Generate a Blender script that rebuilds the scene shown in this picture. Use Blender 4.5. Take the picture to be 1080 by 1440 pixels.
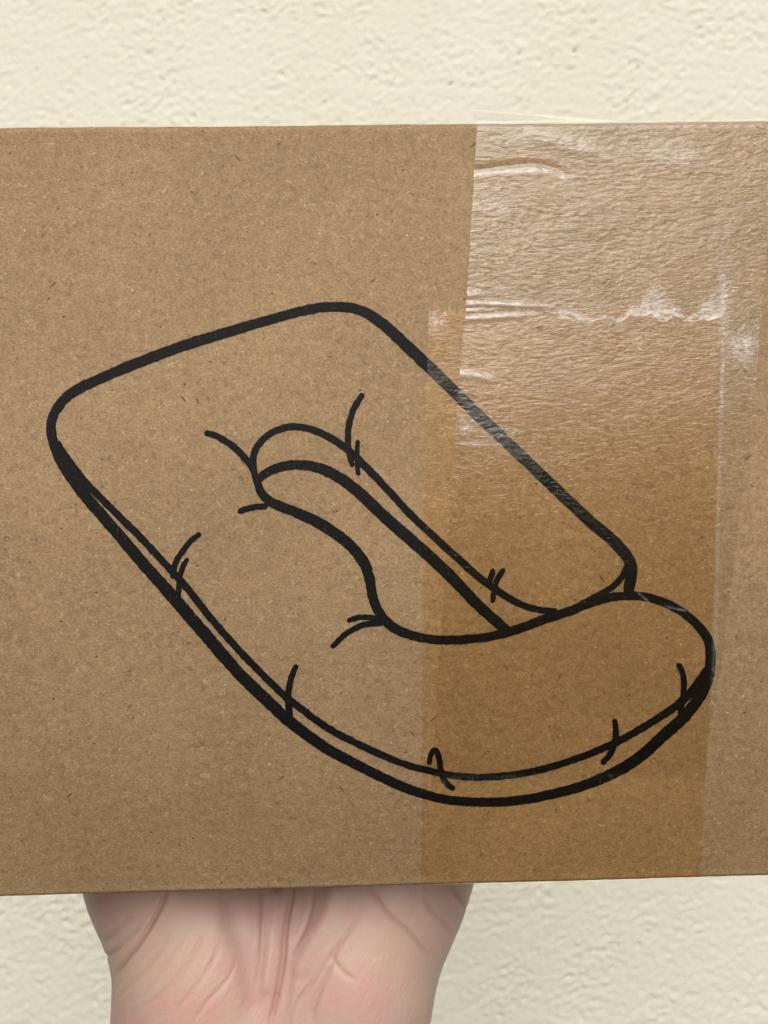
import bpy, math, random
import numpy as np
from mathutils import Vector, Matrix

for o in list(bpy.data.objects):
    bpy.data.objects.remove(o, do_unlink=True)
scene = bpy.context.scene
COL = scene.collection
MM = 0.001
R = math.radians

# ------------------------------------------------------------------ camera
FPX, CX, CY, DIST = 2160.0, 540.0, 720.0, 263.0     # focal length in px of the 1080x1440 photo; mm to the box
cam_d = bpy.data.cameras.new('camera')
cam = bpy.data.objects.new('camera', cam_d); COL.objects.link(cam)
cam.location = (0, -DIST * MM, 0); cam.rotation_euler = (R(90), 0, 0)
cam_d.sensor_fit = 'HORIZONTAL'; cam_d.sensor_width = 36.0
cam_d.lens = 36.0 * FPX / 1080.0
cam_d.clip_start = 0.01; cam_d.clip_end = 500
cam_d.dof.use_dof = True; cam_d.dof.focus_distance = DIST * MM; cam_d.dof.aperture_fstop = 135
scene.camera = cam

# ------------------------------------------------------------------ sky and sun
SUN_EL, SUN_AZ = 28.0, 177.0       # azimuth measured from +Y clockwise: low bright sky behind the camera
w = bpy.data.worlds.new('World'); scene.world = w; w.use_nodes = True
nt = w.node_tree
bg = nt.nodes['Background']
sky = nt.nodes.new('ShaderNodeTexSky'); sky.sky_type = 'NISHITA'; sky.sun_disc = False
sky.sun_elevation = R(SUN_EL); sky.sun_rotation = R(SUN_AZ)
sky.air_density = 1.0; sky.dust_density = 6.0; sky.ozone_density = 1.0
hs = nt.nodes.new('ShaderNodeHueSaturation'); hs.inputs['Saturation'].default_value = 0.4   # hazy, whitish sky
nt.links.new(sky.outputs[0], hs.inputs['Color']); nt.links.new(hs.outputs[0], bg.inputs[0]); bg.inputs[1].default_value = 0.15
sun_d = bpy.data.lights.new('sun', 'SUN'); sun_d.energy = 0.85; sun_d.angle = R(44); sun_d.color = (1.0, 0.985, 0.96)
sun = bpy.data.objects.new('sun', sun_d); COL.objects.link(sun)
sdir = Vector((math.sin(R(SUN_AZ)) * math.cos(R(SUN_EL)), math.cos(R(SUN_AZ)) * math.cos(R(SUN_EL)), math.sin(R(SUN_EL))))
sun.rotation_euler = sdir.to_track_quat('Z', 'Y').to_euler()
vs = scene.view_settings
vs.view_transform = 'Standard'; vs.look = 'None'; vs.exposure = 0.0; vs.gamma = 1.0; vs.use_curve_mapping = False
scene.render.resolution_x = 768; scene.render.resolution_y = 1024

# ------------------------------------------------------------------ helpers
rng = np.random.default_rng(7)

def link_mesh(name, verts, faces, mat=None, parent=None, smooth=True, unit=MM):
    me = bpy.data.meshes.new(name)
    v = np.asarray(verts, dtype=np.float64) * unit
    f = np.asarray(faces, dtype=np.int32); k = f.shape[1]
    me.vertices.add(len(v)); me.vertices.foreach_set('co', v.astype(np.float32).ravel())
    me.loops.add(f.size); me.loops.foreach_set('vertex_index', f.ravel())
    me.polygons.add(len(f)); me.polygons.foreach_set('loop_start', np.arange(0, f.size, k, dtype=np.int32))
    me.update(calc_edges=True)
    me.polygons.foreach_set('use_smooth', np.full(len(f), bool(smooth)))
    me.validate()
    if mat: me.materials.append(mat)
    ob = bpy.data.objects.new(name, me); COL.objects.link(ob)
    if parent: ob.parent = parent
    return ob

def grid_faces(nu, nv, off=0):
    i, j = np.meshgrid(np.arange(nu - 1), np.arange(nv - 1), indexing='ij')
    a = (i * nv + j).ravel() + off
    return np.stack([a, a + nv, a + nv + 1, a + 1], 1)

def grid_mesh(name, P, mat, parent=None, smooth=True):
    nu, nv = P.shape[:2]
    return link_mesh(name, P.reshape(-1, 3), grid_faces(nu, nv), mat, parent, smooth)

def tag(o, label=None, cat=None, group=None, kind=None):
    if label: o['label'] = label
    if cat: o['category'] = cat
    if group: o['group'] = group
    if kind: o['kind'] = kind
    return o

class NT:
    """tiny wrapper for building node trees"""
    def __init__(s, name):
        s.m = bpy.data.materials.new(name); s.m.use_nodes = True
        s.t = s.m.node_tree; s.t.nodes.clear()
        s.out = s.t.nodes.new('ShaderNodeOutputMaterial')
    def n(s, typ, **kw):
        nd = s.t.nodes.new('ShaderNode' + typ)
        for k, v in kw.items(): setattr(nd, k, v)
        return nd
    def put(s, sock, v):
        if isinstance(v, bpy.types.NodeSocket): s.t.links.new(v, sock)
        else: sock.default_value = v
    def math(s, op, a, b=0.0, c=0.0, clamp=False):
        nd = s.n('Math', operation=op, use_clamp=clamp)
        s.put(nd.inputs[0], a); s.put(nd.inputs[1], b); s.put(nd.inputs[2], c)
        return nd.outputs[0]
    def ramp(s, v, lo, hi, a=0.0, b=1.0):
        nd = s.n('MapRange', interpolation_type='SMOOTHSTEP')
        s.put(nd.inputs[0], v); s.put(nd.inputs[1], lo); s.put(nd.inputs[2], hi); s.put(nd.inputs[3], a); s.put(nd.inputs[4], b)
        return nd.outputs[0]
    def coords(s, scale=(1000, 1000, 1000), rot=(0, 0, 0), loc=(0, 0, 0)):
        tc = s.n('TexCoord'); mp = s.n('Mapping')
        mp.inputs['Scale'].default_value = scale; mp.inputs['Rotation'].default_value = rot; mp.inputs['Location'].default_value = loc
        s.t.links.new(tc.outputs['Object'], mp.inputs[0])
        return mp.outputs[0]
    def coords_r(s, stretch, ang, loc=(0, 0, 0)):
        tc = s.n('TexCoord'); m1 = s.n('Mapping'); m2 = s.n('Mapping')
        m1.inputs['Rotation'].default_value = (0, ang, 0); m1.inputs['Location'].default_value = loc; m1.inputs['Scale'].default_value = (1000, 1000, 1000)
        m2.inputs['Scale'].default_value = stretch
        s.t.links.new(tc.outputs['Object'], m1.inputs[0]); s.t.links.new(m1.outputs[0], m2.inputs[0])
        return m2.outputs[0]
    def noise(s, vec, scale, detail=2.0, rough=0.5, dist=0.0):
        nd = s.n('TexNoise'); s.put(nd.inputs['Vector'], vec)
        nd.inputs['Scale'].default_value = scale; nd.inputs['Detail'].default_value = detail
        nd.inputs['Roughness'].default_value = rough; nd.inputs['Distortion'].default_value = dist
        return nd.outputs[0]
    def voro(s, vec, scale):
        nd = s.n('TexVoronoi'); s.put(nd.inputs['Vector'], vec); nd.inputs['Scale'].default_value = scale
        sep = s.n('SeparateColor'); s.t.links.new(nd.outputs['Color'], sep.inputs[0])
        return nd.outputs['Distance'], sep.outputs[0], sep.outputs[1]
    def mix(s, f, a, b, blend='MIX'):
        nd = s.n('Mix', data_type='RGBA', blend_type=blend)
        s.put(nd.inputs[0], f); s.put(nd.inputs[6], a); s.put(nd.inputs[7], b)
        return nd.outputs[2]
    def bump(s, h, dist, strength=1.0, normal=None):
        nd = s.n('Bump'); nd.inputs['Strength'].default_value = strength; nd.inputs['Distance'].default_value = dist
        s.put(nd.inputs['Height'], h)
        if normal is not None: s.put(nd.inputs['Normal'], normal)
        return nd.outputs[0]

def kraft_nodes(t):
    """kraft-paper colour and height, object space in mm"""
    v = t.coords()
    vx = t.coords(scale=(800, 1000, 1100))
    blot = t.noise(v, 0.045, 2)
    mid = t.noise(vx, 0.8, 3, 0.6)
    fine = t.noise(vx, 2.9, 3, 0.7)
    def fibre(scale, width, mlo, mhi, loc, msc):
        a = t.noise(t.coords(loc=loc), scale, 1.0, 0.5, 0.6)
        line = t.ramp(t.math('ABSOLUTE', t.math('SUBTRACT', a, 0.5)), 0.0, width, 1.0, 0.0)
        m = t.ramp(t.noise(t.coords(loc=(loc[1], loc[2], loc[0])), msc, 1.0), mlo, mhi)
        return t.math('MULTIPLY', line, m)
    lightf = fibre(0.8, 0.024, 0.50, 0.62, (11, 3, 5), 0.8)
    darkf = fibre(0.7, 0.022, 0.54, 0.66, (31, 17, 9), 0.7)
    d1, r1, g1 = t.voro(t.coords(scale=(1000, 1000, 1500), loc=(4, 0, 1), rot=(0, 0.5, 0)), 0.34)
    dark_speck = t.math('MULTIPLY', t.ramp(d1, 0.045, 0.10, 1.0, 0.0), t.math('GREATER_THAN', r1, 0.66))
    d2, r2, g2 = t.voro(t.coords(scale=(1000, 1000, 1300), loc=(1, 0, 7), rot=(0, -0.6, 0)), 0.42)
    white_speck = t.math('MULTIPLY', t.ramp(d2, 0.04, 0.09, 1.0, 0.0), t.math('GREATER_THAN', r2, 0.78))
    # long single dark fibres
    d3, r3, g3 = t.voro(t.coords_r((0.45, 1, 2.6), 0.7), 0.16)
    hair1 = t.math('MULTIPLY', t.ramp(d3, 0.035, 0.075, 1.0, 0.0), t.math('GREATER_THAN', r3, 0.72))
    d4, r4, g4 = t.voro(t.coords_r((0.5, 1, 2.8), -0.9, (9, 0, 3)), 0.15)
    hair2 = t.math('MULTIPLY', t.ramp(d4, 0.035, 0.075, 1.0, 0.0), t.math('GREATER_THAN', r4, 0.75))
    base = t.mix(t.ramp(blot, 0.3, 0.7), (0.264, 0.176, 0.091, 1), (0.294, 0.197, 0.103, 1))
    base = t.mix(t.ramp(mid, 0.32, 0.68), t.mix(1.0, base, (0.88, 0.87, 0.85, 1), 'MULTIPLY'), t.mix(1.0, base, (1.07, 1.07, 1.08, 1), 'MULTIPLY'))
    base = t.mix(t.ramp(fine, 0.30, 0.70), t.mix(1.0, base, (0.73, 0.71, 0.68, 1), 'MULTIPLY'), t.mix(1.0, base, (1.19, 1.20, 1.22, 1), 'MULTIPLY'))
    base = t.mix(t.math('MULTIPLY', lightf, 0.6), base, (0.47, 0.37, 0.24, 1))
    base = t.mix(t.math('MULTIPLY', darkf, 0.8), base, (0.11, 0.065, 0.035, 1))
    base = t.mix(t.math('MULTIPLY', hair1, 0.9), base, (0.06, 0.04, 0.025, 1))
    base = t.mix(t.math('MULTIPLY', hair2, 0.9), base, (0.06, 0.04, 0.025, 1))
    base = t.mix(t.math('MULTIPLY', dark_speck, 0.9), base, (0.035, 0.025, 0.016, 1))
    base = t.mix(t.math('MULTIPLY', white_speck, 0.75), base, (0.62, 0.55, 0.43, 1))
    return base, fine, fine

def make_kraft():
    t = NT('kraft_cardboard')
    base, h, fine = kraft_nodes(t)
    p = t.n('BsdfPrincipled'); t.put(p.inputs['Base Color'], base)
    p.inputs['Roughness'].default_value = 0.72; p.inputs['Specular IOR Level'].default_value = 0.35
    t.put(p.inputs['Normal'], t.bump(h, 0.00009, 0.8))
    t.t.links.new(p.outputs[0], t.out.inputs[0])
    return t.m

def make_ink():
    t = NT('black_printing_ink')
    v = t.coords()
    fl = t.ramp(t.noise(v, 2.6, 3, 0.7), 0.60, 0.74)
    sp = t.ramp(t.noise(t.coords(loc=(7, 7, 7)), 4.0, 2), 0.66, 0.76)
    c = t.mix(fl, (0.005, 0.005, 0.005, 1), (0.024, 0.022, 0.020, 1))
    c = t.mix(t.math('MULTIPLY', sp, 0.6), c, (0.20, 0.15, 0.10, 1))
    p = t.n('BsdfPrincipled'); t.put(p.inputs['Base Color'], c)
    p.inputs['Roughness'].default_value = 0.62; p.inputs['Specular IOR Level'].default_value = 0.14
    t.put(p.inputs['Normal'], t.bump(t.noise(v, 2.6, 3, 0.7), 0.0001, 0.6))
    t.t.links.new(p.outputs[0], t.out.inputs[0])
    return t.m

def make_tape(name, tint, gain, seed):
    t = NT(name)
    # relief of the paper fibres pressed through the film, stretched along the flutes
    vx = t.coords(scale=(560, 1000, 1250), loc=(seed, 0, seed * 2))
    h = t.math('ADD', t.noise(vx, 1.25, 3, 0.62), t.math('MULTIPLY', t.noise(t.coords(loc=(0, 0, seed)), 0.16, 2), 1.7))
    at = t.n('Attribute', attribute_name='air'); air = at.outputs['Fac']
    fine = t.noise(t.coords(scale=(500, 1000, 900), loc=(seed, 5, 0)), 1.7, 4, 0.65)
    air_glint_n = t.math('MULTIPLY', air, t.ramp(fine, 0.30, 0.62), clamp=True)
    h2 = t.math('ADD', h, t.math('MULTIPLY', t.math('MULTIPLY', fine, air), 0.6))
    nrm = t.bump(h2, 0.00015, 1.0)
    fr = t.n('Fresnel'); fr.inputs[0].default_value = 1.5; t.put(fr.inputs['Normal'], nrm)
    fac = t.math('MINIMUM', t.math('MULTIPLY', fr.outputs[0], gain), 0.34)
    fac = t.math('ADD', fac, t.math('MULTIPLY', air_glint_n, 0.07), clamp=True)
    gm = t.n('NewGeometry'); fac = t.math('MULTIPLY', fac, gm.outputs['Backfacing'])      # only the outer side of the film meets air (mesh normals point to the paper)
    gl = t.n('BsdfGlossy')
    cc = t.n('CombineColor')
    for q_ in range(3): t.put(cc.inputs[q_], fac)
    t.t.links.new(cc.outputs[0], gl.inputs['Color'])
    t.put(gl.inputs['Roughness'], t.math('ADD', 0.08, t.math('MULTIPLY', air, 0.25)))
    t.put(gl.inputs['Normal'], nrm)
    tr = t.n('BsdfTransparent'); tr.inputs[0].default_value = tint
    mx = t.n('AddShader')
    t.t.links.new(tr.outputs[0], mx.inputs[0]); t.t.links.new(gl.outputs[0], mx.inputs[1])
    # whitened adhesive where the film has let go, and white glints painted on wrinkles
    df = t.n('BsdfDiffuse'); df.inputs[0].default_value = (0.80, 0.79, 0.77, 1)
    m2 = t.n('MixShader'); t.put(m2.inputs[0], t.math('MULTIPLY', air_glint_n, 0.38))
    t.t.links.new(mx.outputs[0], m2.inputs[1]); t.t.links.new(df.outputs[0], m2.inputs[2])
    t.t.links.new(m2.outputs[0], t.out.inputs[0])
    return t.m

def make_wall_mat():
    t = NT('cream_painted_stucco')
    v = t.coords()
    c = t.mix(t.ramp(t.noise(v, 0.006, 3), 0.3, 0.7), (0.560, 0.546, 0.454, 1), (0.580, 0.566, 0.478, 1))
    c = t.mix(t.math('MULTIPLY', t.ramp(t.noise(v, 0.10, 4, 0.7), 0.58, 0.75), 0.18), c, (0.49, 0.465, 0.375, 1))
    p = t.n('BsdfPrincipled'); t.put(p.inputs['Base Color'], c)
    p.inputs['Roughness'].default_value = 0.7; p.inputs['Specular IOR Level'].default_value = 0.3
    h = t.math('ADD', t.noise(v, 0.35, 5, 0.6), t.math('MULTIPLY', t.noise(v, 1.2, 3), 0.25))
    t.put(p.inputs['Normal'], t.bump(h, 0.0006, 0.25))
    t.t.links.new(p.outputs[0], t.out.inputs[0])
    return t.m

def make_skin():
    t = NT('skin')
    v = t.coords()
    c = t.mix(t.ramp(t.noise(v, 0.035, 3, 0.6), 0.35, 0.65), (0.455, 0.292, 0.254, 1), (0.475, 0.336, 0.274, 1))
    c = t.mix(t.math('MULTIPLY', t.ramp(t.noise(t.coords(loc=(40, 9, 2)), 0.07, 3, 0.6), 0.45, 0.75), 0.55), c, (0.50, 0.25, 0.232, 1))
    c = t.mix(t.math('MULTIPLY', t.ramp(t.noise(t.coords(loc=(5, 9, 22)), 0.35, 3, 0.7), 0.55, 0.8), 0.25), c, (0.56, 0.42, 0.36, 1))
    at = t.n('Attribute', attribute_name='crease')
    c = t.mix(t.math('MULTIPLY', at.outputs['Fac'], 0.45, clamp=True), c, (0.28, 0.10, 0.08, 1))
    p = t.n('BsdfPrincipled'); t.put(p.inputs['Base Color'], c)
    p.inputs['Roughness'].default_value = 0.5; p.inputs['Specular IOR Level'].default_value = 0.4
    p.inputs['Subsurface Weight'].default_value = 0.25
    p.inputs['Subsurface Radius'].default_value = (1.0, 0.35, 0.2); p.inputs['Subsurface Scale'].default_value = 0.0035
    # skin lines: fine streaks slanting over the heel of the palm, and pores
    s1 = t.noise(t.coords_r((1.0, 0.4, 0.23), -0.5), 0.55, 3, 0.6, 0.4)
    vd = t.n('TexVoronoi', feature='DISTANCE_TO_EDGE'); t.put(vd.inputs['Vector'], t.coords_r((1.0, 0.6, 0.42), -0.5)); vd.inputs['Scale'].default_value = 0.8
    s2 = t.math('ADD', t.noise(t.coords(scale=(700, 700, 700)), 1.6, 3, 0.6), t.math('MULTIPLY', t.ramp(vd.outputs[0], 0.0, 0.25), 0.35))
    h = t.math('ADD', t.math('MULTIPLY', s1, 0.7), t.math('MULTIPLY', s2, 0.35))
    t.put(p.inputs['Normal'], t.bump(h, 0.00045, 0.5))
    t.t.links.new(p.outputs[0], t.out.inputs[0])
    return t.m

M_KRAFT = make_kraft(); M_INK = make_ink(); M_WALL = make_wall_mat(); M_SKIN = make_skin()
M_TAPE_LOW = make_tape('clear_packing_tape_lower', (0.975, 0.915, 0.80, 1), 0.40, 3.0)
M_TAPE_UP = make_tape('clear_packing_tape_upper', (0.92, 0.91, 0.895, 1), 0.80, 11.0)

# ------------------------------------------------------------------ the box's frame (solved so that its edges fall as photographed)
BOX_W, BOX_D, CR = 330.0, 205.0, 1.1         # length, depth, fold radius in mm
def rot_box(roll, yaw, pitch):
    return np.array((Matrix.Rotation(yaw, 3, 'Z') @ Matrix.Rotation(pitch, 3, 'X') @ Matrix.Rotation(roll, 3, 'Y')))
TILT0, TILT_LOW, T0 = R(-0.9), R(28.0), 0.70      # lean of the upper half, extra lean at the lower edge, where the sag begins
_t = np.linspace(0, 1, 400)
_slope = TILT_LOW * np.clip(1 - _t / T0, 0, 1) ** 1.0
_prof = np.concatenate([[0], np.cumsum((_slope[1:] + _slope[:-1]) / 2 * np.diff(_t))])
CHORD = _prof[-1]; _prof = _prof - CHORD * _t          # in units of the face height
PITCH = CHORD - TILT0
def proj(p):
    return np.array([CX + FPX * p[0] / (p[1] + DIST), CY - FPX * p[2] / (p[1] + DIST)])
def edge_err(q):
    roll, yaw, zc, hh = q
    Rm = rot_box(roll, yaw, PITCH); out = []
    for sgn, ys in ((1, (180, 171)), (-1, (1261, 1231.5))):
        a = proj(Rm @ np.array([-60.0, 0.6, sgn * hh]) + [0, 0, zc]); b = proj(Rm @ np.array([60.0, 0.6, sgn * hh]) + [0, 0, zc])
        for xx, yy in zip((0, 1080), ys):
            out.append(a[1] + (b[1] - a[1]) * (xx - a[0]) / (b[0] - a[0]) - yy)
    return np.array(out)
q = np.array([0.018, 0.03, 0.0, 65.0])
for _ in range(12):
    e = edge_err(q); J = np.zeros((4, 4))
    for k in range(4):
        d = np.zeros(4); d[k] = 1e-4; J[:, k] = (edge_err(q + d) - e) / 1e-4
    q = q - np.linalg.solve(J, e)
ROLL, YAW, ZC, HH = q
RB = rot_box(ROLL, YAW, PITCH); TB = np.array([0, 0, ZC])
print('box frame', np.degrees(ROLL), np.degrees(YAW), ZC, HH)

def bulge(x, v):
    t = np.clip((v + HH - CR) / (2 * (HH - CR)), 0, 1)
    f = np.interp(t, _t, _prof) * 2 * (HH - CR)
    g = np.cos(np.clip(x / (BOX_W / 2), -1, 1) * math.pi / 2) ** 0.6
    return f * g
def edge_wob(x):
    return 0.05 * np.sin(x * 0.11 + 1) + 0.02 * np.sin(x * 0.53) + 0.02 * np.sin(x * 1.3 + 2)
def surf(x, v, off=0.0):
    """box-local point on the skin of front + folds + top/bottom; v is the developed height"""
    x, v, off = np.broadcast_arrays(np.asarray(x, float), np.asarray(v, float), np.asarray(off, float))
    flat = HH - CR; s = np.sign(v); e = np.abs(v) - flat
    P = np.zeros(x.shape + (3,)); P[..., 0] = x
    a = np.clip(e / CR, 0, math.pi / 2); back = np.maximum(e - CR * math.pi / 2, 0)
    fr = e <= 0
    P[..., 1] = np.where(fr, -bulge(x, v) - off, CR - (CR + off) * np.cos(a) + back)
    P[..., 2] = np.where(fr, v, s * (flat + (CR + off) * np.sin(a))) + np.where(fr, 0, edge_wob(x) * np.sin(a))
    return P

RBI = RB.T
def px2face(pts):
    """photo pixel -> developed coordinates (x, v) on the bulged front"""
    pts = np.atleast_2d(np.asarray(pts, float)); out = []
    o = RBI @ (np.array([0, -DIST, 0]) - TB)
    for px, py in pts:
        d = RBI @ np.array([(px - CX) / FPX, 1.0, -(py - CY) / FPX])
        yl = 0.0
        for _ in range(6):
            k = (yl - o[1]) / d[1]; p = o + k * d; yl = float(-bulge(p[0], p[2]))
        out.append((p[0], p[2]))
    return np.array(out)

def catmull(P, step):
    """arc-length resampled centripetal-ish Catmull-Rom through rows of P (any dimension)"""
    P = np.asarray(P, float)
    Q = np.vstack([2 * P[0] - P[1], P, 2 * P[-1] - P[-2]]); out = []
    for i in range(1, len(Q) - 2):
        p0, p1, p2, p3 = Q[i - 1], Q[i], Q[i + 1], Q[i + 2]
        n = max(2, int(np.linalg.norm(p2[:2] - p1[:2]) / step))
        t = np.linspace(0, 1, n, endpoint=False)[:, None]
        out.append(0.5 * (2 * p1 + (p2 - p0) * t + (2 * p0 - 5 * p1 + 4 * p2 - p3) * t ** 2 + (3 * p1 - p0 - 3 * p2 + p3) * t ** 3))
    out.append(P[-1:])
    return np.vstack(out)

# ------------------------------------------------------------------ wall (setting)
def fft_noise(nx, nz, dx, lo, hi, seed, ax=1.0, az=1.0, shear=0.0):
    g = np.random.default_rng(seed).standard_normal((nx, nz))
    kx = np.fft.fftfreq(nx, dx)[:, None]; kz = np.fft.fftfreq(nz, dx)[None, :]
    k = np.sqrt(((kx + shear * kz) * ax) ** 2 + (kz * az) ** 2)
    f = np.exp(-(k * lo) ** 2) * (1 - np.exp(-(k * hi) ** 2))
    h = np.real(np.fft.ifft2(np.fft.fft2(g) * f)); return h / h.std()
WALL_Y = 850.0
def build_wall():
    dx = 2.0; nx, nz = 500, 590
    xs = (np.arange(nx) - nx / 2) * dx; zs = (np.arange(nz) - nz / 2) * dx
    a = fft_noise(nx, nz, dx, 2.2, 8.0, 1, 0.9, 1.5, -0.35)
    b = fft_noise(nx, nz, dx, 2.1, 6.5, 2, 0.8, 1.2, -0.3)
    m = fft_noise(nx, nz, dx, 45, 200, 3); m = 1 / (1 + np.exp(-(m - 0.0) * 2.2))
    big = fft_noise(nx, nz, dx, 22, 90, 4)
    h = (0.68 * np.where(a > 0, 0.45 * a, a) + 0.38 * b - 2.6 * np.clip(b - 1.55, 0, None)) * (0.55 + 0.55 * m) + 0.10 * big
    fade = np.minimum(1, np.minimum(np.arange(nx), nx - 1 - np.arange(nx)) / 12.0)[:, None] * np.minimum(1, np.minimum(np.arange(nz), nz - 1 - np.arange(nz)) / 12.0)[None, :]
    h = h * fade
    ex = np.array([-2500, -1500, -900.0]); ez = np.array([-1400, -1000, -700.0])
    X = np.concatenate([ex, xs, -ex[::-1]]); Z = np.concatenate([ez, zs, [700, 1100, 1600]])
    H = np.zeros((len(X), len(Z))); H[3:3 + nx, 3:3 + nz] = h
    P = np.zeros((len(X), len(Z), 3)); P[..., 0] = X[:, None]; P[..., 1] = WALL_Y - H; P[..., 2] = Z[None, :]
    o = grid_mesh('wall', P, M_WALL)
    tag(o, 'cream painted stucco wall with rough plaster texture behind the box', 'wall')
    return o
wall = build_wall()

# ------------------------------------------------------------------ cardboard box
box = bpy.data.objects.new('cardboard_box', None); COL.objects.link(box)
box.empty_display_size = 0.05
Mx = Matrix(RB.tolist()).to_4x4(); Mx.translation = Vector(TB * MM)
box.matrix_world = Mx
tag(box, 'brown kraft cardboard box printed with a black line drawing, held up by a hand', 'box')

def build_body():
    xs = np.linspace(-BOX_W / 2, BOX_W / 2, 150)
    flat = HH - CR
    vlow = -flat - np.linspace(CR * math.pi / 2, 0, 8)[:-1]
    vmid = np.linspace(-flat, flat, 90)
    vs_ = np.concatenate([[-flat - CR * math.pi / 2 - (BOX_D - 2 * CR)], vlow, vmid, -vlow[::-1], [flat + CR * math.pi / 2 + (BOX_D - 2 * CR)]])
    P = surf(xs[:, None], vs_[None, :])
    # back panel: from the top's rear edge down to the bottom's rear edge
    nb = 6; aa = np.linspace(0, math.pi / 2, nb)[1:]
    top_c = []; ztop = flat; yb = BOX_D - CR
    for a in aa: top_c.append((yb + CR * math.sin(a), ztop + CR * math.cos(a)))
    bot_c = [(y, -z) for y, z in top_c[::-1]]
    prof = np.array(top_c + bot_c + [(BOX_D - CR, -HH)])
    B = np.zeros((len(xs), len(prof), 3)); B[..., 0] = xs[:, None]; B[..., 1] = prof[None, :, 0]; B[..., 2] = prof[None, :, 1]
    P = np.concatenate([P, B], 1)
    o = grid_mesh('carton_body', P, M_KRAFT, box)
    md = o.modifiers.new('board', 'SOLIDIFY'); md.thickness = 0.0028; md.offset = -1
    return o
body = build_body()
# end flaps: two on each short end, meeting in the middle
for sx in (-1, 1):
    for sz in (-1, 1):
        x0 = sx * (BOX_W / 2 - 4.0); th = 2.4
        z0, z1 = sz * 0.5, sz * (HH - 3.2); y0, y1 = 3.2, BOX_D - 3.2
        z0, z1 = min(z0, z1), max(z0, z1)
        vv = [(x0 + dx, y, z) for dx in (-th / 2, th / 2) for y in (y0, y1) for z in (z0, z1)]
        ff = [(0, 1, 3, 2), (4, 6, 7, 5), (0, 4, 5, 1), (2, 3, 7, 6), (0, 2, 6, 4), (1, 5, 7, 3)]
        f = link_mesh('end_flap', vv, ff, M_KRAFT, box, smooth=False)

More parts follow.
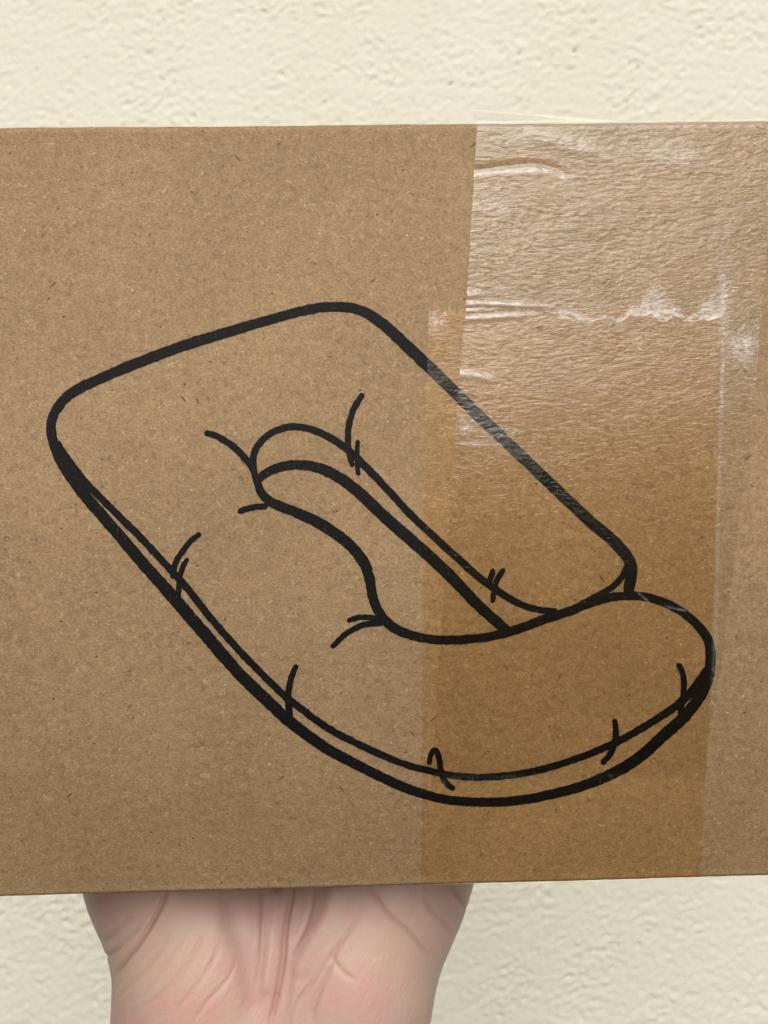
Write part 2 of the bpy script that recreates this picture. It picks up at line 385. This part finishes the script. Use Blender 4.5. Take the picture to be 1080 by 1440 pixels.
# ------------------------------------------------------------------ the printed drawing: each stroke its own inked ribbon
drawing = bpy.data.objects.new('printed_drawing', None); COL.objects.link(drawing); drawing.parent = box
drawing['label'] = 'black line drawing of a puffy slip-on shoe'
STROKES = [  # (name, [(px, py, width px)...])
 ('outline_stroke', [(540,458,16),(517,441,15),(494,433,14.5),(466,431.5,14),(433,435.5,14),(392,446,14),(327,465,15),(262,485,15.5),(197,509,15.5),(142,532,15),(105,550,15),(84,569,14.5),(72.3,594,14),(73.5,615,14.5),(80,634,16),(88,651,16.5),(101,672,16.5),(122,700,16.5),(145,726.5,16.5),(167,752,16.5),(200,791,17),(233,828,17.5),(266.7,867,18),(295,899.5,18),(339,950,17.5),(385,994,17),(408,1015,16.5),(455,1049.5,15.5),(501,1075,14.5),(561,1104,14),(594,1116,13.5),(632,1125,13),(680,1128,13),(728.5,1125.5,13.5),(777,1116.5,14),(825,1103,15),(873,1081.5,16),(905,1060,16.5),(931,1036,16.5),(958,1012,16.5),(976,991,16.5),(989,970,16),(996.7,949,15.5),(999.3,926,15),(996.5,903,14),(984.5,883,13),(964.5,864.5,12.5),(944.5,852,12.5),(920,842.5,12.5),(898,838,12.5),(876,838,12.5)]),
 ('upper_stroke', [(517,441,15),(540,457,16),(580,494,17),(626,538,17),(672.6,584,17),(719,628,17),(765,672,17),(811.5,716,17),(833,736,17),(855.5,754.5,17),(873,772,17),(885,788,17),(888,805.5,17),(884.5,825,16),(881,836,14)]),
 ('collar_stroke', [(882,838,12),(862,839.5,12.5),(842,844,13),(820,851.5,13),(802,859,13.5),(765,871,13.5),(724,886,13.5),(680,896.5,13),(632,900,13),(594,897,13),(556,884,14),(534,862,14),(524,838,14),(519,811,15),(510,788,16),(487,762,16),(454.6,739,16),(417.6,721,15),(385,708,14),(371,697,13),(364,685,12),(364,674,11),(382.6,661,13),(410,654,14),(443,656.5,15),(475,670,16),(507.6,695,16.5),(540,726,17),(580,761,17),(626,803,17),(672.6,851,16),(706,881,15),(718,889,12)]),
 ('inner_collar_stroke', [(362,682,9),(358,665,10),(356,645,10),(364,624.5,10),(385,607,10),(415,600,10),(447,607,10.5),(480,625.5,11),(503,645,11),(540,683,11),(580,726,11),(626,769,11),(672.6,811,11),(700,831,10.5),(728,848,10),(756,857,9.5),(785,860,9)]),
 ('ankle_stroke', [(815,850,8),(844,835.5,9),(860,826,9),(872,814.5,9),(879,802,9),(884,788,8)]),
 ('sole_stroke', [(80,620,9),(90,637,10),(105,659,10.5),(123,681,10.5),(145,703.5,10.5),(167.6,726,10.5),(190,748,10.5),(212,771,10.5),(238,799,10.5),(260,823,10.5),(282,851,10.5),(298,871,10.5),(339,917.6,10.5),(385,964,10.5),(406,983,10.5),(454.6,1019.4,10.5),(501,1045,10.5),(561,1071.5,10),(603,1083.5,10),(642,1091,10),(690,1092.5,10),(752.6,1084,10),(810,1067,10.5),(853,1050,10.5),(886.7,1033,11),(920,1013,11),(944.5,997,11.5),(962,983,12),(976,967,12),(988,951,12),(994,938,9)]),
 ('crease_stroke', [(287,608,8),(306,614,9.5),(332,631,10),(352,654,9.5),(361,672,9)]),
 ('crease_stroke', [(334,720.5,8.5),(352,714,9),(377,711.5,9)]),
 ('crease_stroke', [(511,553,8),(498,574,9),(490.5,600,9),(490,630,9),(496,657,7)]),
 ('crease_stroke', [(503,618,6.5),(502,645,7),(504,669,6.5)]),
 ('crease_stroke', [(282.5,749.5,7.5),(269,760,8),(254.5,778,8.5),(246.7,793,8.5),(242.5,814,8)]),
 ('crease_stroke', [(264.3,784,6.5),(257,798,8),(252,815.5,8),(251,835,8),(249,850,8)]),
 ('crease_stroke', [(417.5,934,7.5),(408.5,957,9),(405,982,9.5),(408,1010,10)]),
 ('crease_stroke', [(488,873.5,7),(506,867.8,8),(536,870,9)]),
 ('crease_stroke', [(465.5,911,7.5),(487,891,8.5),(510,879,8.5),(540,875,8.5)]),
 ('crease_stroke', [(603.5,1076,7.5),(605.5,1062,8),(611,1054.5,8.5),(616.5,1063,8.5),(621.5,1090,8.5),(630,1103,8.5),(640,1110,7.5)]),
 ('crease_stroke', [(864,1010,7.5),(866,1033,9),(859.5,1057,9.5),(845.5,1075,8)]),
 ('crease_stroke', [(952.7,932,7.5),(959,944,8),(961.5,957,8.5),(960.4,979,8.5),(956,1006,8.5)]),
 ('crease_stroke', [(694,799,8),(690,812,8.5),(686,826,7)]),
 ('crease_stroke', [(709,799,8),(697,820,8.5),(692,848,7)]),
]
def build_stroke(name, pts, idx):
    C = catmull(pts, 2.0)
    n = len(C); rr = np.random.default_rng(100 + idx)
    tang = np.gradient(C[:, :2], axis=0); tang /= np.linalg.norm(tang, axis=1)[:, None] + 1e-9
    nor = np.stack([-tang[:, 1], tang[:, 0]], 1)
    half = C[:, 2] / 2
    # round ends
    seg = np.concatenate([[0], np.cumsum(np.linalg.norm(np.diff(C[:, :2], axis=0), axis=1))])
    for e in (seg, seg[-1] - seg):
        k = np.clip(1 - e / half, 0, 1); half = half * np.sqrt(np.clip(1 - k ** 2, 0.02, 1))
    def jit():
        a = rr.standard_normal(n); a = np.convolve(a, [0.25, 0.5, 0.25], 'same'); return a * 0.42
    L = C[:, :2] + nor * (half + jit())[:, None]; Rr = C[:, :2] - nor * (half + jit())[:, None]
    rows = [L, L * 0.5 + Rr * 0.5, Rr]
    off = 0.045 + 0.004 * idx
    P = np.stack([surf(f[:, 0], f[:, 1], off) for f in (px2face(r) for r in rows)], 1)
    return grid_mesh(name, P, M_INK, drawing)
for i, (nm, pts) in enumerate(STROKES):
    build_stroke(nm, pts, i)

# ------------------------------------------------------------------ packing tape
def lerp_edge(tab, y):
    tab = np.asarray(tab, float); return np.interp(y, tab[:, 0], tab[:, 1])
def seg_dist(px, py, poly):
    """distance in photo px (on the face) to a polyline and the parameter 0..1 along it"""
    best = np.full(px.shape, 1e9); tt = np.zeros(px.shape)
    poly = np.asarray(poly, float); L = np.concatenate([[0], np.cumsum(np.linalg.norm(np.diff(poly, axis=0), axis=1))])
    sgn = np.zeros(px.shape)
    for i in range(len(poly) - 1):
        a, b = poly[i], poly[i + 1]; ab = b - a; l2 = ab @ ab
        t = np.clip(((px - a[0]) * ab[0] + (py - a[1]) * ab[1]) / l2, 0, 1)
        dx = px - a[0] - t * ab[0]; dy = py - a[1] - t * ab[1]; d = np.hypot(dx, dy)
        m = d < best; best = np.where(m, d, best); tt = np.where(m, (L[i] + t * math.sqrt(l2)) / L[-1], tt); sgn = np.where(m, np.sign(dy), sgn)
    return best, tt, sgn

# affine photo-px -> (x, v) map of the face is nearly linear: sample it once on a lattice and interpolate
_gx = np.linspace(-40, 1160, 41); _gy = np.linspace(150, 1290, 41)
_lat = np.array([[px2face((a, b))[0] for b in _gy] for a in _gx])
def px2face_fast(px, py):
    fx = np.clip((px - _gx[0]) / (_gx[1] - _gx[0]), 0, 39.999); fy = np.clip((py - _gy[0]) / (_gy[1] - _gy[0]), 0, 39.999)
    i = fx.astype(int); j = fy.astype(int); u = (fx - i)[..., None]; v = (fy - j)[..., None]
    return _lat[i, j] * (1 - u) * (1 - v) + _lat[i + 1, j] * u * (1 - v) + _lat[i, j + 1] * (1 - u) * v + _lat[i + 1, j + 1] * u * v

def add_attr(ob, name, vals):
    a = ob.data.attributes.new(name, 'FLOAT', 'POINT'); a.data.foreach_set('value', np.asarray(vals, np.float32).ravel())

def saw(x, amp, per, seed):
    r = np.random.default_rng(seed); p = (x / per + 0.2) % 1.0
    return amp * (np.abs(p - 0.5) * 2 - 0.5)

# lower strip: up from underneath the box, ending in a serrated cut
def build_lower_tape():
    eL = [(440, 603), (660, 596), (1240, 592)]; eR = [(440, 1013), (700, 1007), (860, 1003), (1000, 998), (1060, 993), (1240, 985)]
    nu, nv = 140, 260
    u = np.linspace(0, 1, nu)[:, None]; y = np.linspace(438, 1236, nv)[None, :]
    xL = lerp_edge(eL, y); xR = lerp_edge(eR, y)
    px = xL + (xR - xL) * u; py = y + np.zeros_like(px)
    k = np.clip(1 - (y - 438) / 60, 0, 1)
    py = py + (saw(px, 9, 19, 1) - 3 + 4 * np.sin(px * 0.02)) * k
    f = px2face_fast(px, py)
    # continue around the bottom fold
    low = f[:, -1]; ext = np.linspace(0, 34, 60)[1:]
    d = np.array([f[:, -1, 0] - f[:, -20, 0], f[:, -1, 1] - f[:, -20, 1]]).T; d /= -d[:, 1:2]
    fe = low[:, None, :] + d[:, None, :] * ext[None, :, None]
    f = np.concatenate([f, fe], 1)
    P = surf(f[..., 0], f[..., 1], 0.15)
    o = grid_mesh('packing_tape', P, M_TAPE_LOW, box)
    o['label'] = 'lower strip of clear packing tape with serrated top end'
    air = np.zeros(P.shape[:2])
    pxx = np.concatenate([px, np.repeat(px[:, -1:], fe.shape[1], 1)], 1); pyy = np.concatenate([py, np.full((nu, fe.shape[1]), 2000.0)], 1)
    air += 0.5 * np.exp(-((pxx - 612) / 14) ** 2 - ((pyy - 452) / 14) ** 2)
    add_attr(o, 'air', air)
    return o
build_lower_tape()

def build_upper_tape():
    eL = [(170, 671), (430, 655), (525, 646), (800, 626), (1100, 606)]; eR = [(170, 1093), (380, 1076), (590, 1057), (800, 1031), (930, 1014), (1000, 1003), (1100, 990)]
    nu, nv = 230, 520
    u = np.linspace(0, 1, nu)[:, None]; y = np.linspace(182, 1096, nv)[None, :]
    xL = lerp_edge(eL, y); xR = lerp_edge(eR, y)
    px = xL + (xR - xL) * u; py = y + np.zeros_like(px)
    k = np.clip((y - 1040) / 56, 0, 1)
    py = py + (saw(px, 8, 18, 3) + 5 * np.sin(px * 0.012)) * k
    f = px2face_fast(px, py)
    # height over the board (mm); mask of trapped air and of glints painted along wrinkles
    h = np.full(px.shape, 0.36); air = np.zeros(px.shape)
    rr = np.random.default_rng(5)
    def ridge(poly, width, height, fade0=0.0, fade1=0.4, air_glint_v=0.0):
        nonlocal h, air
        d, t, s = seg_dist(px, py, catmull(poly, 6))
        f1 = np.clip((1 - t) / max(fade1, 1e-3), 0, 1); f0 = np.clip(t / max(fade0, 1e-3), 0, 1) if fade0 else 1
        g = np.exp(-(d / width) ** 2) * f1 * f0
        h = h + height * g; air = np.maximum(air, air_glint_v * g)
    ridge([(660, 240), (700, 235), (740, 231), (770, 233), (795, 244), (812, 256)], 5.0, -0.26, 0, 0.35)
    ridge([(660, 247), (700, 242), (740, 239), (772, 241), (797, 253), (815, 264)], 2.6, 0.0, 0, 0.35, 0.8)  # no relief: the fold's bright lower side painted as a white line
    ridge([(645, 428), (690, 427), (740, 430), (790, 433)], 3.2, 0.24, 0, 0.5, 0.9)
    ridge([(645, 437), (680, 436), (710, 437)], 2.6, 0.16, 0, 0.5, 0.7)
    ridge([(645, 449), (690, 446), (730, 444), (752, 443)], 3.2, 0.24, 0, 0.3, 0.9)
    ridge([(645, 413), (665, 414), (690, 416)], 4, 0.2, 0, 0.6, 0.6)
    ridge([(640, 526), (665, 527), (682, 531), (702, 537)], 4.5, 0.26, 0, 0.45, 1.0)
    ridge([(690, 200), (760, 195), (830, 212), (880, 236)], 12, 0.20, 0.5, 0.4, 0.35)
    ridge([(880, 215), (960, 225), (1020, 245)], 16, 0.12, 0.4, 0.5, 0.25)
    # trapped air where the film bridges the serrated end of the lower strip
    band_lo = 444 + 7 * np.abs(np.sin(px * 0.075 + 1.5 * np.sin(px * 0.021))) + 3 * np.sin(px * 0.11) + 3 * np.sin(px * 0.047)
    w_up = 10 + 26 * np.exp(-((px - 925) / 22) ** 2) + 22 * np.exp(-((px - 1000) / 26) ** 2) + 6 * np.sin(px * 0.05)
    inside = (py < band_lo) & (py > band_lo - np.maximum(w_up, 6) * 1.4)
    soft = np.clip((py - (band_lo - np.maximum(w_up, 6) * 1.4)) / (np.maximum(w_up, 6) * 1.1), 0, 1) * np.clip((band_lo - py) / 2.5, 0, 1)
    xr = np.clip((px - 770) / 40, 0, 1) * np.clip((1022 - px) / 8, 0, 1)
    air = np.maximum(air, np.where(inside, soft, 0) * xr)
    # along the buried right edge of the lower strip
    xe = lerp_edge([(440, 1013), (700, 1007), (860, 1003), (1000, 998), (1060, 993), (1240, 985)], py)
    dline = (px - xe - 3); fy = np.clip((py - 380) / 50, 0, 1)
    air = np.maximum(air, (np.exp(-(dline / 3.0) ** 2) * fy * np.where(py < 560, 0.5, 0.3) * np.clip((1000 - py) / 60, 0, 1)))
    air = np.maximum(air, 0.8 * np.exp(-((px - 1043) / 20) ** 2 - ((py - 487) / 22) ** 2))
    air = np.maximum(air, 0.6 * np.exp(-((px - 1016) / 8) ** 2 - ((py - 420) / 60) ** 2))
    # whitened, rougher spots near the left edge
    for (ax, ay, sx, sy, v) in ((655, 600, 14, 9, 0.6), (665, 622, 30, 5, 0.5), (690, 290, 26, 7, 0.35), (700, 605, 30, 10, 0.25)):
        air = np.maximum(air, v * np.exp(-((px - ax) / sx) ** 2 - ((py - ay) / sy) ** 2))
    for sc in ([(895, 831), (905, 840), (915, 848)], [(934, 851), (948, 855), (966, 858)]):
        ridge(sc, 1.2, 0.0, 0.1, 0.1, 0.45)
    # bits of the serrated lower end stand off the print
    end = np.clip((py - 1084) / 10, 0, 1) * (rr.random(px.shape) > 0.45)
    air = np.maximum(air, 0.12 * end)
    # over the top fold: sticks, then lifts into a small tent at the left corner
    top = f[:, 0]; ext = np.linspace(0, 30, 70)[1:]
    d = np.array([f[:, 0, 0] - f[:, 20, 0], f[:, 0, 1] - f[:, 20, 1]]).T; d /= d[:, 1:2]
    fe = top[:, None, :] + d[:, None, :] * ext[None, :, None]
    hb = np.full(fe.shape[:2], 0.36)
    past = np.clip((fe[..., 1] - (HH + 0.9)) / 3.0, 0, 1); past = past * past * (3 - 2 * past)
    tent = 2.1 * np.clip(1 - u / 0.52, 0, 1) ** 0.9
    hb = hb + tent * past
    F = np.concatenate([fe[:, ::-1], f], 1); H = np.concatenate([hb[:, ::-1], h], 1)
    P = surf(F[..., 0], F[..., 1], H)
    o = grid_mesh('packing_tape', P, M_TAPE_UP, box)
    o['label'] = 'upper strip of wrinkled clear packing tape folded over the top edge'
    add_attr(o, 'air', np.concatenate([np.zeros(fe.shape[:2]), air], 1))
    return o
build_upper_tape()

# ------------------------------------------------------------------ the hand under the box (signed distance field -> one continuous skin)
def build_hand():
    cx = -21.0; s = 0.85
    x0, x1, y0, y1, z0, z1 = -112, 36, 14, 252, -215, -56
    X = np.arange(x0, x1, s, dtype=np.float32); Y = np.arange(y0, y1, s, dtype=np.float32); Z = np.arange(z0, z1, s, dtype=np.float32)
    gx = X[:, None, None]; gy = Y[None, :, None]; gz0 = Z[None, None, :]
    slope = RB[2, 1] / RB[1, 1]
    gz_flat, gz_under = gz0, gz0 - np.float32(slope) * np.maximum(gy - 2, 0)     # palm and fingers follow the box's underside
    gz = gz_flat
    def ell(c, r):
        px, py, pz = (gx - c[0]), (gy - c[1]), (gz - c[2])
        k0 = np.sqrt((px / r[0]) ** 2 + (py / r[1]) ** 2 + (pz / r[2]) ** 2)
        k1 = np.sqrt((px / r[0] ** 2) ** 2 + (py / r[1] ** 2) ** 2 + (pz / r[2] ** 2) ** 2) + 1e-6
        return k0 * (k0 - 1) / k1
    def cone(a, b, ra, rb, sx=1.0, sy=1.0):
        a = np.array(a, np.float32); b = np.array(b, np.float32); ab = (b - a) / [sx, sy, 1]
        px, py, pz = (gx - a[0]) / sx, (gy - a[1]) / sy, gz - a[2]
        t = np.clip((px * ab[0] + py * ab[1] + pz * ab[2]) / float(ab @ ab), 0, 1).astype(np.float32)
        return (np.sqrt((px - t * ab[0]) ** 2 + (py - t * ab[1]) ** 2 + (pz - t * ab[2]) ** 2) - (ra + (rb - ra) * t)) * min(sx, sy, 1)
    def rbox(c, hf, r):
        qx, qy, qz = np.abs(gx - c[0]) - hf[0] + r, np.abs(gy - c[1]) - hf[1] + r, np.abs(gz - c[2]) - hf[2] + r
        return np.sqrt(np.maximum(qx, 0) ** 2 + np.maximum(qy, 0) ** 2 + np.maximum(qz, 0) ** 2) + np.minimum(np.maximum(qx, np.maximum(qy, qz)), 0) - r
    def smin(a, b, k):
        h = np.clip(0.5 + 0.5 * (b - a) / k, 0, 1); return b + (a - b) * h - k * h * (1 - h)
    zt = -64.6
    d = cone((cx - 5, 54, -300), (cx - 4.5, 53, -108), 25, 20.5, 1.5, 1.0)
    d = smin(d, ell((cx - 1, 60, -90), (33, 24, 22)), 8)
    d = smin(d, ell((cx - 15, 47, -93), (18, 17, 27)), 6)
    d = smin(d, ell((cx + 14, 48, -94), (17, 17, 26)), 6)
    d = smin(d, ell((cx + 25, 53, -74), (14, 17, 16)), 11)
    d = smin(d, ell((cx - 27, 54, -75), (14, 17, 14)), 10)
    gz = gz_under
    d = smin(d, rbox((cx, 98, zt - 13), (41, 46, 13), 11), 8)
    d = smin(d, cone((cx - 24, 68, zt - 12), (cx - 54, 96, zt - 10), 12, 10), 8)
    d = smin(d, cone((cx - 54, 96, zt - 10), (cx - 71, 122, zt - 8.5), 10, 8.0), 3)
    for (bx, by, tx, ty, r) in ((-29, 138, -36, 222, 9.4), (-9.5, 142, -11, 234, 9.6), (10.5, 139, 14, 224, 9.2), (29, 132, 39, 196, 8.2)):
        p = [np.array([cx + bx + (tx - bx) * t, by + (ty - by) * t, zt - r * (1.12 - 0.24 * t)]) for t in (0, 0.45, 0.75, 1)]
        fing = cone(p[0], p[1], r * 1.08, r); fing = smin(fing, cone(p[1], p[2], r, r * 0.9), 1.5)
        fing = smin(fing, cone(p[2], p[3], r * 0.92, r * 0.8), 1.5)
        fing = smin(fing, ell(p[1], (r * 1.08, r * 1.0, r * 1.02)), 1.5)
        d = smin(d, fing, 2.0)
    # valley between the two muscle pads
    gz = gz_flat
    val = cone((cx - 3, 24, -70), (cx - 2, 22, -125), 4.0, 2.0)
    d = -smin(-d, val, 9)
    # flesh pressed flat against the underside of the box
    nb = RB @ np.array([0, 0, -1.0]); pb = RB @ np.array([0, 50.0, -HH - 0.25]) + TB
    plane = -(nb[0] * (gx - pb[0]) + nb[1] * (gy - pb[1]) + nb[2] * (gz0 - pb[2]))
    d = np.maximum(d, plane)
    d = np.maximum(d, (z0 + 6) - gz0)
    # naive surface nets
    ins = d < 0
    nx, ny, nz = d.shape
    acc = np.zeros((nx - 1, ny - 1, nz - 1, 3), np.float32); cnt = np.zeros((nx - 1, ny - 1, nz - 1), np.float32)
    corners = [(i, j, k) for i in (0, 1) for j in (0, 1) for k in (0, 1)]
    sl = lambda c: d[c[0]:nx - 1 + c[0], c[1]:ny - 1 + c[1], c[2]:nz - 1 + c[2]]
    for a in corners:
        for ax in range(3):
            if a[ax]: continue
            b = list(a); b[ax] = 1; va, vb = sl(a), sl(b)
            m = (va < 0) != (vb < 0)
            t = np.where(m, va / np.where(m, va - vb, 1), 0)
            for q_ in range(3):
                acc[..., q_] += np.where(m, a[q_] + (t if q_ == ax else 0), 0)
            cnt += m
    act = cnt > 0
    idx = np.full(act.shape, -1, np.int64); idx[act] = np.arange(act.sum())
    ii = np.argwhere(act)
    V = (ii + acc[act] / cnt[act][:, None]) * s + np.array([x0, y0, z0])
    F = []
    for ax in range(3):
        n1, n2 = [(1, 2), (2, 0), (0, 1)][ax]
        lo = [slice(1, -1)] * 3; lo[ax] = slice(0, -1); hi = list(lo); hi[ax] = slice(1, None)
        A, B = ins[tuple(lo)], ins[tuple(hi)]
        e = np.argwhere(A != B)
        sgn = A[tuple(e.T)]
        base = e + 1; base[:, ax] -= 1
        def cell(o1, o2):
            c = base.copy(); c[:, n1] += o1; c[:, n2] += o2; return idx[tuple(c.T)]
        qd = np.stack([cell(-1, -1), cell(0, -1), cell(0, 0), cell(-1, 0)], 1)
        qd[~sgn] = qd[~sgn][:, ::-1]; F.append(qd)
    F = np.concatenate(F); F = F[(F >= 0).all(1)]
    # one smoothing pass over neighbours, then subdivide in numpy-free Blender and press the creases in
    for _ in range(3):
        nsum = np.zeros_like(V); nc = np.zeros(len(V))
        for k in range(4):
            np.add.at(nsum, F[:, k], V[F[:, (k + 1) % 4]]); np.add.at(nc, F[:, k], 1)
        V = V * 0.5 + 0.5 * nsum / nc[:, None]
    ob = link_mesh('hand', V, F, M_SKIN)
    md = ob.modifiers.new('s', 'SUBSURF'); md.levels = 1; md.render_levels = 1
    dg = bpy.context.evaluated_depsgraph_get(); dg.update()
    me = bpy.data.meshes.new_from_object(ob.evaluated_get(dg))
    ob.modifiers.clear(); ob.data = me; me.name = 'hand'
    n = len(me.vertices)
    co = np.zeros(n * 3); me.vertices.foreach_get('co', co); co = co.reshape(-1, 3) / MM
    no = np.zeros(n * 3); me.vertices.foreach_get('normal', no); no = no.reshape(-1, 3)
    px = CX + FPX * co[:, 0] / (co[:, 1] + DIST); py = CY - FPX * co[:, 2] / (co[:, 1] + DIST)
    front = np.clip((75 - co[:, 1]) / 15, 0, 1) * np.clip(-no[:, 1] * 3 + 0.6, 0, 1)
    disp = np.zeros(n); cr = np.zeros(n)
    CREASES = [  # (polyline traced on the palm's heel, width px, depth mm, redness)
      ([(236, 1240), (233, 1257), (217, 1291), (197, 1324), (178, 1349), (157, 1379)], 3.2, 0.8, 0.9),
      ([(190, 1290), (172, 1302), (160, 1316), (140, 1325)], 3.5, 0.45, 0.3),
      ([(200, 1300), (186, 1313), (164, 1337), (140, 1349)], 3.5, 0.5, 0.3),
      ([(240, 1310), (222, 1340), (196, 1370), (164, 1408)], 3, 0.35, 0.2),
      ([(262, 1312), (240, 1345), (215, 1380), (190, 1410)], 3, 0.28, 0.2),
      ([(288, 1310), (270, 1345), (239, 1386), (200, 1420)], 3, 0.38, 0.25),
      ([(310, 1330), (295, 1360), (270, 1395), (240, 1430)], 3, 0.3, 0.2),
      ([(335, 1350), (318, 1380), (290, 1410), (270, 1440)], 3, 0.3, 0.2),
      ([(325, 1240), (326, 1275), (330, 1305), (345, 1345), (355, 1400), (352, 1445)], 17, 0.8, 0.25),
      ([(411, 1240), (410, 1257), (404, 1289), (400, 1320), (398, 1348), (392, 1387), (381, 1434), (378, 1450)], 3.6, 1.1, 1.0),
      ([(372, 1245), (370, 1290), (368, 1350), (362, 1400)], 4, 0.5, 0.3),
      ([(442, 1245), (437, 1280), (427, 1310), (408, 1342)], 3.5, 0.4, 0.5),
      ([(506, 1285), (490, 1310), (466, 1343), (442, 1378), (418, 1410), (405, 1445)], 3.2, 0.4, 0.4),
      ([(476, 1330), (462, 1362), (446, 1400), (436, 1440)], 4.5, 0.5, 0.3),
      ([(510, 1240), (525, 1257), (546, 1286), (573, 1310), (599, 1340), (608, 1352)], 3.2, 0.5, 0.6),
      ([(598, 1262), (604, 1275), (618, 1296), (632, 1312)], 4, 0.5, 0.3),
      ([(632, 1240), (637, 1252), (644, 1266), (655, 1276)], 4, 0.6, 0.35),
      ([(466, 1345), (480, 1365), (500, 1380)], 4, 0.35, 0.2),
    ]
    for poly, wd, dep, red in CREASES:
        dd, tt, _ = seg_dist(px, py, catmull(poly, 5))
        taper = np.clip(np.minimum(tt, 1 - tt) / 0.15, 0.15, 1)
        g = np.exp(-(dd / wd) ** 2) * taper * front
        disp -= dep * g; disp += 0.22 * dep * np.exp(-(dd / (2.6 * wd)) ** 2) * taper * front
        cr = np.maximum(cr, red * np.exp(-(dd / (wd * 1.1)) ** 2) * taper * front)
    for poly, wd, hg in (([(470, 1255), (458, 1290), (440, 1325), (425, 1355)], 13, 0.9), ([(388, 1260), (384, 1320), (374, 1390)], 8, 0.6), ([(420, 1370), (412, 1440)], 9, 0.6)):
        dd, tt, _ = seg_dist(px, py, catmull(poly, 5)); disp += hg * np.exp(-(dd / wd) ** 2) * front
    co = co + no * disp[:, None]
    me.vertices.foreach_set('co', (co * MM).ravel()); me.update()
    me.polygons.foreach_set('use_smooth', np.ones(len(me.polygons), bool))
    add_attr(ob, 'crease', cr)
    print('hand verts', n)
    tag(ob, 'bare upturned hand holding the cardboard box up from beneath, wrist below', 'hand')
    return ob
build_hand()
